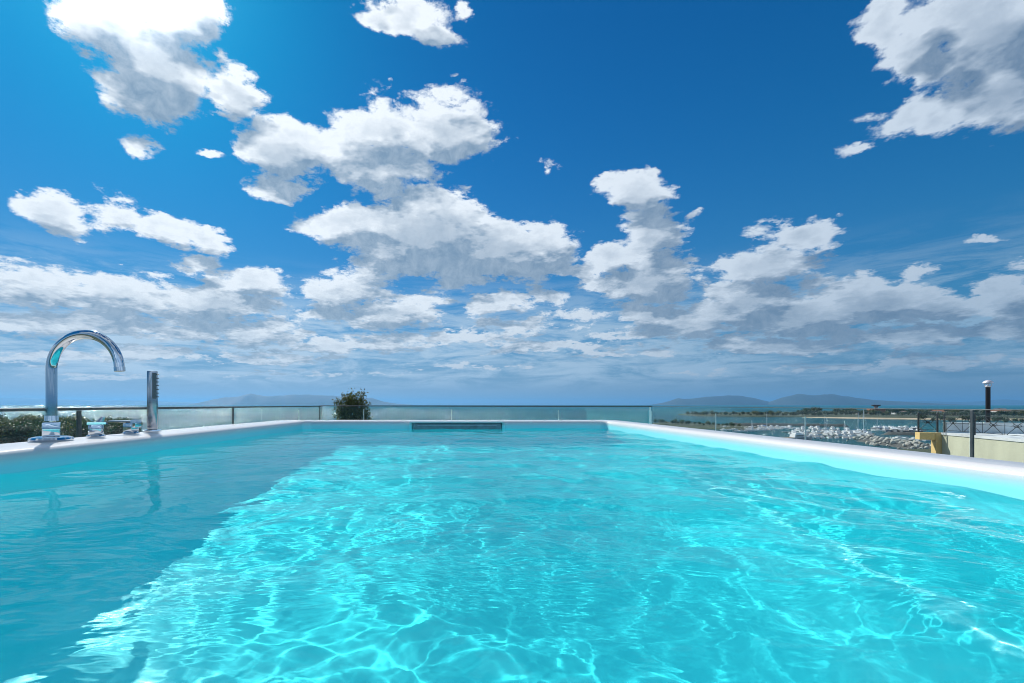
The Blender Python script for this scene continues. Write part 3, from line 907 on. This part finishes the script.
island(14000, [(655, 0), (668, 3.0), (678, 6.5), (684, 5.8), (696, 6.4), (712, 7.8), (728, 9.4), (742, 8.8), (756, 5.8), (768, 2.5), (778, 1.)], 800, 2.)
island(13200, [(768, 0), (776, 3.), (788, 8.2), (797, 10.8), (806, 10.), (818, 9.2), (828, 10.2), (842, 8.2), (858, 6.6), (872, 5.), (892, 3.6), (915, 2.2), (940, .8), (955, 0)], 900, 3.)
island(24000, [(870, 0), (900, 3.), (930, 3.4), (960, 2.6), (985, 3.6), (1002, 5.2), (1020, 4.2), (1060, 5.), (1120, 0)], 1500, 4.)
island(26000, [(-80, 4.), (-20, 7.), (30, 6.5), (80, 4.5), (140, 4.), (190, 2.), (230, 0)], 1500, 5.)

def ordinal(n):
    return ('zeroth', 'first', 'second', 'third', 'fourth', 'fifth', 'sixth', 'seventh', 'eighth', 'ninth', 'tenth', 'eleventh', 'twelfth')[n] if n < 13 else '%d%s' % (n, 'th' if n % 10 not in (1, 2, 3) or n in (11, 12, 13) else ('st', 'nd', 'rd')[n % 10 - 1])

# ------------------------------------------------------------------ trees
def leaf_material(name, a, b):
    m, N, out = material(name)
    p = N.n('ShaderNodeBsdfPrincipled'); oi = N.n('ShaderNodeNewGeometry')
    N.put(p.inputs['Base Color'], N.mix(oi.outputs['Random Per Island'], a, b)); p.inputs['Roughness'].default_value = .55
    tr = N.n('ShaderNodeBsdfTranslucent'); tr.inputs[0].default_value = (b[0] * 1.4, b[1] * 1.5, b[2], 1)
    mx = N.n('ShaderNodeMixShader'); mx.inputs[0].default_value = .22
    N.t.links.new(p.outputs[0], mx.inputs[1]); N.t.links.new(tr.outputs[0], mx.inputs[2]); N.t.links.new(mx.outputs[0], out.inputs[0])
    return m
M_leafA = leaf_material('pine_needles', (.014, .035, .014), (.045, .075, .026))
M_leafB = leaf_material('broad_leaves', (.022, .045, .012), (.10, .115, .03))
M_leafC = leaf_material('grey_green_leaves', (.04, .06, .03), (.13, .14, .07))
M_bark = simple('bark', (.09, .065, .045), .95, 0, .3, 3, .5, 10)

def crown_mesh(seed, lumps, nleaf, leaf, mat, name='crown'):
    """lumps: (x,y,z,rx,ry,rz); leaf-sized quads spread on and in each lump"""
    r = np.random.RandomState(seed); V, Fc = [], []
    vol = np.array([l[3] * l[4] * l[5] for l in lumps]) ** .67; vol /= vol.sum()
    for l, w in zip(lumps, vol):
        k = int(nleaf * w)
        # leaves sit on twigs: sub-clumps inside each lump
        nt = max(4, k // 14)
        d = r.normal(size=(nt, 3)); d /= np.linalg.norm(d, axis=1)[:, None]
        tw = d * r.uniform(.45, 1.08, (nt, 1)) * np.array(l[3:6]) + np.array(l[:3])
        for i in range(k):
            c = tw[r.randint(nt)] + r.normal(0, leaf * 1.5, 3)
            a = r.normal(size=3); a /= np.linalg.norm(a); b = np.cross(a, r.normal(size=3)); b /= np.linalg.norm(b)
            s = leaf * r.uniform(.6, 1.3); n0 = len(V)
            V += [c - a * s, c + b * s * .42, c + a * s, c - b * s * .42]; Fc.append((n0, n0 + 1, n0 + 2, n0 + 3))
    me = bpy.data.meshes.new(name); V = np.array(V, np.float32); Fc = np.array(Fc, np.int32)
    me.vertices.add(len(V)); me.vertices.foreach_set('co', V.ravel())
    me.loops.add(Fc.size); me.loops.foreach_set('vertex_index', Fc.ravel())
    me.polygons.add(len(Fc)); me.polygons.foreach_set('loop_start', np.arange(0, Fc.size, 4, dtype=np.int32))
    me.update(calc_edges=True); me.materials.append(mat)
    return me
def trunk_mesh(h, r0, seed, limbs, lean=.03):
    m = MB(); r = random.Random(seed)
    pts = [Vector((lean * h * math.sin(k), lean * h * math.cos(k * 1.3), h * k / 5)) for k in range(6)]
    m.tube(pts, [r0 * (1 - .14 * k) for k in range(6)], 8)
    for (x, y, z, f) in limbs:
        a = pts[min(5, int(f * 5))]; e_ = Vector((x, y, z)); mid = a.lerp(e_, .5) + Vector((0, 0, -.06 * h))
        m.tube([a, mid, e_], [r0 * .45, r0 * .3, r0 * .12], 6)
    return m.mesh('trunk', M_bark)
def make_tree_kind(seed, h, w, mat, nleaf, leaf, style):
    r = random.Random(seed); lumps = []
    if style == 'pine':      # flat, layered umbrella heads
        for k in range(9):
            a = r.uniform(0, 6.28); q = r.uniform(0, .42) * w
            lumps.append((q * math.cos(a), q * math.sin(a), h * r.uniform(.68, .95), w * r.uniform(.16, .28), w * r.uniform(.16, .28), h * r.uniform(.05, .10)))
    elif style == 'cone':
        for k in range(12):
            f = k / 11; a = r.uniform(0, 6.28); q = (1 - f) * .25 * w
            lumps.append((q * math.cos(a), q * math.sin(a), h * (.25 + .7 * f), w * (.34 - .2 * f), w * (.34 - .2 * f), h * .09))
    else:
        for k in range(11):
            a = r.uniform(0, 6.28); q = r.uniform(0, .33) * w
            lumps.append((q * math.cos(a), q * math.sin(a), h * r.uniform(.45, .9), w * r.uniform(.16, .3), w * r.uniform(.16, .3), h * r.uniform(.09, .18)))
    return crown_mesh(seed, lumps, nleaf, leaf, mat), trunk_mesh(h * .8, h * .022 + .06, seed, [(l[0] * .8, l[1] * .8, l[2] - l[5] * .4, .6) for l in lumps[:6]])
def plant_tree(kind, loc, s, rz, label, group, name='tree', dz=0.):
    cr, tk = kind
    t = empty(name, loc, rz, label, 'tree', group); t.scale = (s, s, s)
    for n_, me in (('crown', cr), ('trunk', tk)):
        o = bpy.data.objects.new(n_, me); C.objects.link(o); o.parent = t
    return t
pineA = make_tree_kind(1, 12, 11, M_leafA, 7000, .34, 'pine')
pineB = make_tree_kind(2, 12, 9, M_leafA, 6000, .32, 'round')
oliveA = make_tree_kind(3, 11, 10, M_leafC, 6000, .32, 'round')
farA = make_tree_kind(4, 8, 9, M_leafA, 900, .7, 'round')
farB = make_tree_kind(5, 8, 8, M_leafB, 800, .7, 'round')
farC = make_tree_kind(6, 8, 10, M_leafA, 800, .7, 'pine')
rng = random.Random(9)
# wooded slope on the left, below the terrace
spots = [(-14, 416), (2, 415.5), (14, 417), (26, 418), (36, 416.5), (57, 417), (68, 418), (76, 419), (90, 416.5), (102, 418.5), (118, 419.5), (132, 421)]
for i, (x, ty) in enumerate(spots):
    for row, (Yd, dty) in enumerate(((150, 0), (118, 4.5))):
        if row and i in (9, 10, 11): continue
        topz = CAMZ - (ty + dty - VY) / F * Yd
        kd = (pineA, pineB, oliveA, pineB, oliveA)[(i * 3 + row) % 5]
        s_ = (topz + 17.5) / (12. if kd is not oliveA else 11.)
        xx = x + rng.uniform(-3, 3) + row * 5
        plant_tree(kd, ((xx - VX) / F * Yd, Yd + rng.uniform(-5, 5), -17.5), s_, rng.uniform(0, 6.28),
                   ('dark flat headed pine' if kd is pineA else 'grey green round tree' if kd is oliveA else 'dense dark round tree') + ', %s from the left in the %s row of the left slope' % (ordinal(i + 1), ('back', 'front')[row]), 'trees on the slope to the left', 'pine_tree' if kd is pineA else 'tree')
# white houses half hidden among them
M_wh = simple('whitewash', (.72, .71, .67), .85, 0, .08, .5)
M_tileR = simple('clay_roof', (.30, .13, .07), .85, 0, .25, .6)
def house(x, y, Yd, w, h, label, zb=-17.5, flat=True, rz=0.):
    p = at(x, y, Yd); hh = p.z - zb
    o = empty('house', (p.x, Yd, zb), rz, label, 'house')
    MB().box((0, 0, hh / 2), (w, w * .8, hh)).build('wall', M_wh, o)
    if flat: MB().box((0, 0, hh + .13), (w + .5, w * .8 + .5, .25)).build('roof', M_quay, o)
    else:
        m = MB(); a = [(-w / 2 - .3, -w * .4 - .3, hh), (w / 2 + .3, -w * .4 - .3, hh), (w / 2 + .3, w * .4 + .3, hh), (-w / 2 - .3, w * .4 + .3, hh)]
        v = [m.bm.verts.new(q) for q in a] + [m.bm.verts.new((-w / 2 - .3, 0, hh + w * .2)), m.bm.verts.new((w / 2 + .3, 0, hh + w * .2))]
        for f in ((0, 1, 5, 4), (2, 3, 4, 5), (1, 2, 5), (3, 0, 4), (0, 3, 2, 1)): m.bm.faces.new([v[i] for i in f])
        m.build('roof', M_tileR, o)
    for k in (-.3, 0, .3):
        MB().box((k * w, -w * .4 - .01, hh - 1.6), (.9, .06, 1.2)).build('window', M_win, o)
    return o
house(33, 419.5, 165, 7, 5, 'white flat roofed house among the trees left of the curved spout')
house(18, 420.5, 160, 6, 5, 'small white house deep among the trees at the left edge')
house(112, 421.5, 175, 6, 5, 'low white house behind the chrome tap handles', flat=True)

# leafy tree top just beyond the far balustrade
r_ = random.Random(3); tY = 15.5
tl = at(352, 404, tY); px_m = tY / F
lumps = []
for (x, y, rx, ry) in ((352, 415, 15, 7), (348, 408, 10, 7), (357, 407, 10, 8), (345.5, 399, 4.5, 5), (350.5, 397, 4.5, 5.5), (355, 401, 4, 4), (360.5, 398, 4, 6), (362.8, 394, 2.3, 3.6), (339.5, 403, 3.8, 4.2), (341, 412, 5, 8), (364, 409, 4.5, 7), (366, 418, 5, 6), (352, 425, 19, 10), (352, 438, 22, 12)):
    lumps.append(((x - 352) * px_m, r_.uniform(-.12, .12), (404.5 - y) * px_m, rx * px_m, rx * px_m * .9, ry * px_m))
tr = empty('leafy_tree', (tl.x, tY, -17.5), 0, 'leafy tree whose top rises above the horizon behind the far glass balustrade', 'tree')
cm = crown_mesh(21, lumps, 11000, .040, M_leafB)
o = bpy.data.objects.new('crown', cm); C.objects.link(o); o.parent = tr; o.location = (0, 0, 17.5 + CAMZ)
o = bpy.data.objects.new('trunk', trunk_mesh(17.2, .2, 4, [((l[0]) * .8, l[1], 17.6 + l[2], .98) for l in lumps[:9]], .004)); C.objects.link(o); o.parent = tr

# trees along the peninsula and spit
rng = random.Random(12)
def row(n, x0, x1, y0, y1, hpx, lab, grp, kinds):
    for i in range(n):
        x = x0 + (x1 - x0) * (i + rng.uniform(-.4, .4)) / n; f = (x - x0) / (x1 - x0)
        y = y0 + (y1 - y0) * f + rng.uniform(-.7, .3)
        p = ground(x, y, -18.4); s_ = hpx * rng.uniform(.6, 1.25) / F * p.y / 8
        kd = kinds[rng.randrange(len(kinds))]
        plant_tree(kd, p, s_, rng.uniform(0, 6.28), lab % ordinal(i + 1), grp)
row(46, 688, 838, 415.4, 416.0, 3.6, 'dark tree, %s from the left along the thin end of the low peninsula', 'trees along the thin end of the peninsula', (farA, farA, farB))
row(8, 800, 822, 415.6, 415.8, 6.2, 'taller dark tree, %s from the left in the clump right of the lone mast', 'tall clump on the peninsula', (farA, farC))
row(60, 838, 1030, 415.6, 416.8, 4.6, 'dark tree, %s from the left in the front row behind the sandy shore', 'trees behind the sandy shore', (farA, farB, farC))
row(50, 845, 1040, 413.2, 413.6, 3.4, 'distant tree, %s from the left in the back row on the wide peninsula', 'trees on the back of the peninsula', (farA, farC))
row(22, 655, 742, 423.4, 427.0, 3.6, 'dark bush, %s from the left on the spit beyond the far right pool corner', 'bushes on the spit', (farA, farB))
row(14, 925, 1030, 422.6, 423.2, 5., 'dark tree, %s from the left just behind the neighbouring roof railing', 'trees behind the neighbouring roof', (farA, farC))
for i, (x, y, w) in enumerate(sorted(((897, 411.6, 20), (905, 412.6, 16), (912, 411.4, 24), (921, 412.4, 14), (929, 411.2, 26), (938, 412, 18), (948, 411.4, 20), (862, 413.4, 14), (848, 414.2, 12), (1000, 411, 22), (1012, 411.6, 18)))):
    p = ground(x, 414.2, -18.2)
    h_ = house(x, y, p.y, w, 6, 'pale low house, %s from the left of the houses scattered across the peninsula' % ordinal(i + 1), -18.2, flat=i % 2 == 0)
    h_['group'] = 'white houses on the peninsula'
    h_.scale = (1, 1, 1)
# small control tower on the peninsula
p = ground(876, 414.6, -18.2); th = (414.6 - 404.6) / F * p.y
tw = empty('harbour_tower', p, 0, 'small dark topped control tower on the peninsula skyline', 'tower')
MB().box((0, 0, th * .36), (22, 14, th * .5 )).build('base_building', M_tileR, tw)
MB().cyl((0, 0, th * .5), (0, 0, th * .84), 3.2, 2.6, 12).build('shaft', M_quay, tw)
MB().lathe([(3.5, th * .82), (6.5, th * .88), (6.5, th * .95), (7.4, th * .965), (0, th)], seg=12).build('cabin', M_rockd, tw)

# ------------------------------------------------------------------ marina
M_gel = simple('gelcoat_white', (.74, .75, .74), .3, 0, .06, 2)
M_gelb = simple('gelcoat_navy', (.03, .05, .09), .25, 0, .1, 2)
M_gelg = simple('gelcoat_grey', (.22, .24, .26), .3, 0, .1, 2)
M_canv = simple('blue_canvas', (.05, .12, .26), .8, 0, .15, 4)
M_alu = simple('mast_aluminium', (.72, .74, .75), .4, .3, .05, 4)
M_teak = simple('teak_deck', (.34, .23, .13), .7, 0, .2, 4)
M_wood = simple('pontoon_planks', (.36, .33, .28), .85, 0, .2, 1., streak=(1, 6, 1))
def hull_mesh(L, Bm, fb, mat, name='hull'):
    m = bmesh.new(); st = []
    secs = 12
    for i in range(secs + 1):
        t = i / secs; x = L * (t - .5)
        w = Bm / 2 * (.86 + .14 * math.sin(min(1, t * 2.2) * math.pi / 2)) * (1 - max(0, (t - .45) / .55) ** 2.3)
        w = max(w, .02); sh = fb * (1 + .35 * t * t); k = -.25
        st.append([m.verts.new((x + (.10 * L * max(0, t - .8)), s * w * q, z)) for s, q, z in ((1, 1, sh), (1, .86, .15), (1, .3, k), (-1, .3, k), (-1, .86, .15), (-1, 1, sh))])
    for a, b in zip(st, st[1:]):
        for k in range(5): m.faces.new((a[k], a[k + 1], b[k + 1], b[k]))
        m.faces.new((a[5], a[0], b[0], b[5]))
    m.faces.new(st[0][::-1]); m.faces.new(st[-1])
    mb = MB(); mb.bm.free(); mb.bm = m
    return mb.mesh(name, mat)
def tapered(mb, x0, x1, y, z0, z1, sx=.12, sy=.12, sf=.35):
    a = [(x0, -y, z0), (x1, -y, z0), (x1, y, z0), (x0, y, z0)]; w = x1 - x0
    b = [(x0 + sx * w * .3, -y * (1 - sy), z1), (x1 - sf * w, -y * (1 - sy), z1), (x1 - sf * w, y * (1 - sy), z1), (x0 + sx * w * .3, y * (1 - sy), z1)]
    v = [mb.bm.verts.new(q) for q in a + b]
    for f in ((0, 3, 2, 1), (4, 5, 6, 7), (0, 1, 5, 4), (1, 2, 6, 5), (2, 3, 7, 6), (3, 0, 4, 7)): mb.bm.faces.new([v[i] for i in f])
    return mb
def part(name, me, par):
    o = bpy.data.objects.new(name, me); C.objects.link(o); o.parent = par; return o
def motor_boat(L, hullm, lab, grp, loc, rz, fly=True):
    Bm = L * .30; fb = L * .11
    r = empty('motor_boat', loc, rz, lab, 'motor boat', grp)
    part('hull', hull_mesh(L, Bm, fb, hullm), r)
    tapered(MB(), -L * .22, L * .26, Bm * .36, fb * 1.02, fb + L * .10).build('cabin', M_gel, r)
    tapered(MB(), -L * .18, L * .245, Bm * .375, fb + L * .035, fb + L * .075).build('cabin_window', M_win, r)
    MB().box((-L * .36, 0, fb + .03), (L * .24, Bm * .8, .05)).build('aft_deck', M_teak, r)
    if fly:
        tapered(MB(), -L * .16, L * .08, Bm * .30, fb + L * .102, fb + L * .155, sf=.2).build('flybridge', M_gel, r)
        m = MB(); m.cyl((-L * .12, -Bm * .25, fb + L * .15), (-L * .17, -Bm * .25, fb + L * .22), .05, .05, 6); m.cyl((-L * .12, Bm * .25, fb + L * .15), (-L * .17, Bm * .25, fb + L * .22), .05, .05, 6); m.box((-L * .17, 0, fb + L * .222), (.3, Bm * .55, .12)); m.build('radar_arch', M_gel, r)
    m = MB()
    for s in (-1, 1):
        m.tube([(L * .05, s * Bm * .45, fb * 1.1 + .6), (L * .3, s * Bm * .34, fb * 1.2 + .6), (L * .5, 0, fb * 1.35 + .65)], .03, 5)
    m.build('bow_rail', M_alu, r)
    return r
def sail_boat(L, hullm, mastpx, lab, grp, loc, rz):
    Bm = L * .28; fb = L * .085
    r = empty('sailing_boat', loc, rz, lab, 'sailing boat', grp)
    part('hull', hull_mesh(L, Bm, fb, hullm), r)
    tapered(MB(), -L * .12, L * .22, Bm * .30, fb * 1.02, fb + L * .05).build('coachroof', M_gel, r)
    tapered(MB(), -L * .10, L * .205, Bm * .312, fb + L * .015, fb + L * .036).build('cabin_window', M_win, r)
    H = mastpx
    ms = MB(); ms.cyl((L * .06, 0, fb), (L * .06, 0, H), .16, .11, 8); mo = ms.build('mast', M_alu, r)
    m = MB(); m.cyl((L * .06, -Bm * .35, H * .6), (L * .06, Bm * .35, H * .6), .05, .05, 6); m.build('spreader', M_alu, mo)
    MB().cyl((L * .05, 0, fb + 1.5), (-L * .32, 0, fb + 1.4), .09, .08, 8).build('boom', M_alu, r)
    MB().tube([(L * .03, 0, fb + 1.75), (-L * .12, 0, fb + 1.8), (-L * .30, 0, fb + 1.55)], [.2, .24, .12], 8).build('furled_sail', M_canv, r)
    m = MB()
    for s, e_ in ((0, (L * .5, 0, fb * 1.3)), (0, (-L * .48, 0, fb)), (1, (L * .04, Bm * .42, fb)), (1, (L * .04, -Bm * .42, fb))):
        m.cyl((L * .06, 0, H * .98), e_, .018, .018, 4)
    m.build('rigging', M_alu, r)
    return r
G1 = 'white motor boats on the left pontoons'; G2 = 'white motor boats packed on the middle pontoons'; G3 = 'grey and dark motor yachts on the right pontoon'; G4 = 'small white boats off the boulder bank'
pr = {}
def inst(key, maker, loc, rz, lab, grp, s=1.):
    if key not in pr:
        pr[key] = maker(loc, rz); o = pr[key]
    else:
        o = copy_tree(pr[key]); o.location = loc; o.rotation_euler = (0, 0, rz)
    o['label'] = lab; o['group'] = grp; o.scale = (s, s, s)
    return o
rng = random.Random(31)
mk = {'a': lambda l, r: motor_boat(9., M_gel, 'x', 'x', l, r, False), 'b': lambda l, r: motor_boat(13., M_gel, 'x', 'x', l, r, True), 'c': lambda l, r: motor_boat(15., M_gelg, 'x', 'x', l, r, True), 'd': lambda l, r: motor_boat(14., M_gelb, 'x', 'x', l, r, True)}
def fleet(rows, keys, lab, grp):
    for (x0, y0, x1, y1, n) in rows:
        A_, B_ = gp(x0, y0), gp(x1, y1); d = B_ - A_; hd = math.atan2(d.y, d.x) + math.pi / 2
        for i in range(n):
            p = A_.lerp(B_, (i + .5 + rng.uniform(-.25, .25)) / n)
            k = keys[rng.randrange(len(keys))]
            inst(k, mk[k], (p.x, p.y, SEA), hd + rng.choice((0, math.pi)) + rng.uniform(-.12, .12), lab % ((ordinal(i + 1),) if '%s' in lab else ()), grp, rng.uniform(.55, .82))
for rw, (q, ks, lab, g_) in enumerate((
    ((716, 428.2, 792, 427.6, 17), 'aab', 'white motor boat, %s from the left in the farthest row of the left pontoons', G1),
    ((722, 430.4, 800, 428.8, 16), 'aab', 'white motor boat, %s from the left in the middle row of the left pontoons', G1),
    ((735, 432.0, 775, 430.2, 9), 'aab', 'small white boat, %s from the left in the nearest row of the left pontoons', G1),
    ((796, 431.0, 866, 432.4, 14), 'abb', 'white motor boat, %s from the left in the second farthest middle row', G2),
    ((786, 434.2, 872, 436.0, 14), 'abb', 'white motor boat, %s from the left in the second nearest middle row', G2),
    ((800, 437.6, 868, 439.6, 10), 'abb', 'white motor boat, %s from the left in the nearest middle row', G2),
    ((800, 428.6, 850, 429.4, 7), 'abb', 'white motor boat, %s from the left in the farthest middle row', G2),
    ((872, 429.0, 920, 429.6, 9), 'dcc', 'dark motor yacht, %s from the left in the row behind the right pontoon', G3),
    ((884, 431.4, 922, 432.2, 6), 'dcc', 'dark motor yacht, %s from the left in the row before the right pontoon', G3),
    ((890, 438.6, 930, 441.0, 6), 'a', 'small white boat, %s from the left moored beside the boulder bank', G4))):
    fleet([q], ks, lab, g_)
# one long grey motor yacht moored nearest, beside the middle rows
g = gp(798, 440.6); motor_boat(17., M_gelg, 'long motor yacht moored nearest in the marina, below the middle rows', None, (g.x, g.y, SEA), math.atan2(gp(808, 440.6).y - g.y, gp(808, 440.6).x - g.x) + .15)
# masts
for (x, yb, yt, L_, lab) in ((766, 429, 411.8, 12, 'sailing boat with the tall white mast standing alone in the left rows'),
                             (824, 433, 415.6, 11, 'sailing boat with the taller of two close masts in the middle rows'),
                             (827.2, 432, 418., 9, 'sailing boat with the shorter of two close masts in the middle rows'),
                             (857, 434, 412.4, 12, 'sailing boat with a slim mast just left of the tallest mast'),
                             (864.2, 435.5, 409.8, 13, 'sailing boat with the tallest mast in the marina'),
                             (845, 433, 420.5, 8, 'small sailing boat with a short mast left of the tallest mast'),
                             (752, 428, 420., 8, 'small sailing boat with a short mast in the left rows'),
                             (878, 431, 418., 9, 'sailing boat with a thin mast beside the dark yachts')):
    g = gp(x, yb); H = (yb - yt) / F * g.y
    sail_boat(L_, M_gel if x != 857 else M_gelb, H, lab, None, (g.x - L_ * .06 * 0, g.y, SEA), rng.choice((1.2, 1.9, -1.3)))
# pontoons
def pontoon(x0, y0, x1, y1, lab):
    A_, B_ = gp(x0, y0), gp(x1, y1); d = B_ - A_; r = empty('pontoon', (A_.x, A_.y, SEA), math.atan2(d.y, d.x), lab, 'pontoon')
    MB().box((d.length / 2, 0, .45), (d.length, 2.4, .5)).build('deck', M_wood, r)
    for k in range(int(d.length / 14)):
        MB().cyl((7 + 14 * k, 1.35, -.5), (7 + 14 * k, 1.35, 2.2), .16, .16, 8).build('pile', M_quay, r)
pontoon(714, 429.3, 800, 428.3, 'long plank pontoon between the far left rows of boats')
pontoon(782, 432.6, 874, 434.2, 'plank pontoon through the middle rows of boats')
pontoon(868, 430.3, 926, 431., 'plank pontoon behind the dark motor yachts')
pontoon(794, 436.2, 872, 438.2, 'nearest plank pontoon in the middle rows of boats')


# ------------------------------------------------------------------ sea air: one closed box of thin haze
def haze():
    m, N, out = material('sea_haze')
    v = N.n('ShaderNodeVolumePrincipled')
    v.inputs['Color'].default_value = HAZE_COL + (1,)
    v.inputs['Density'].default_value = HAZE_D
    v.inputs['Anisotropy'].default_value = .3
    N.t.links.new(v.outputs[0], out.inputs['Volume'])
    o = MB().box((0, 0, 203.), (82000, 82000, 456)).build('haze', m)
    o.location.z = 0
    return tag(o, kind='stuff')
HAZE_COL = (.18, .50, .88)
HAZE_D = 5e-5
haze()
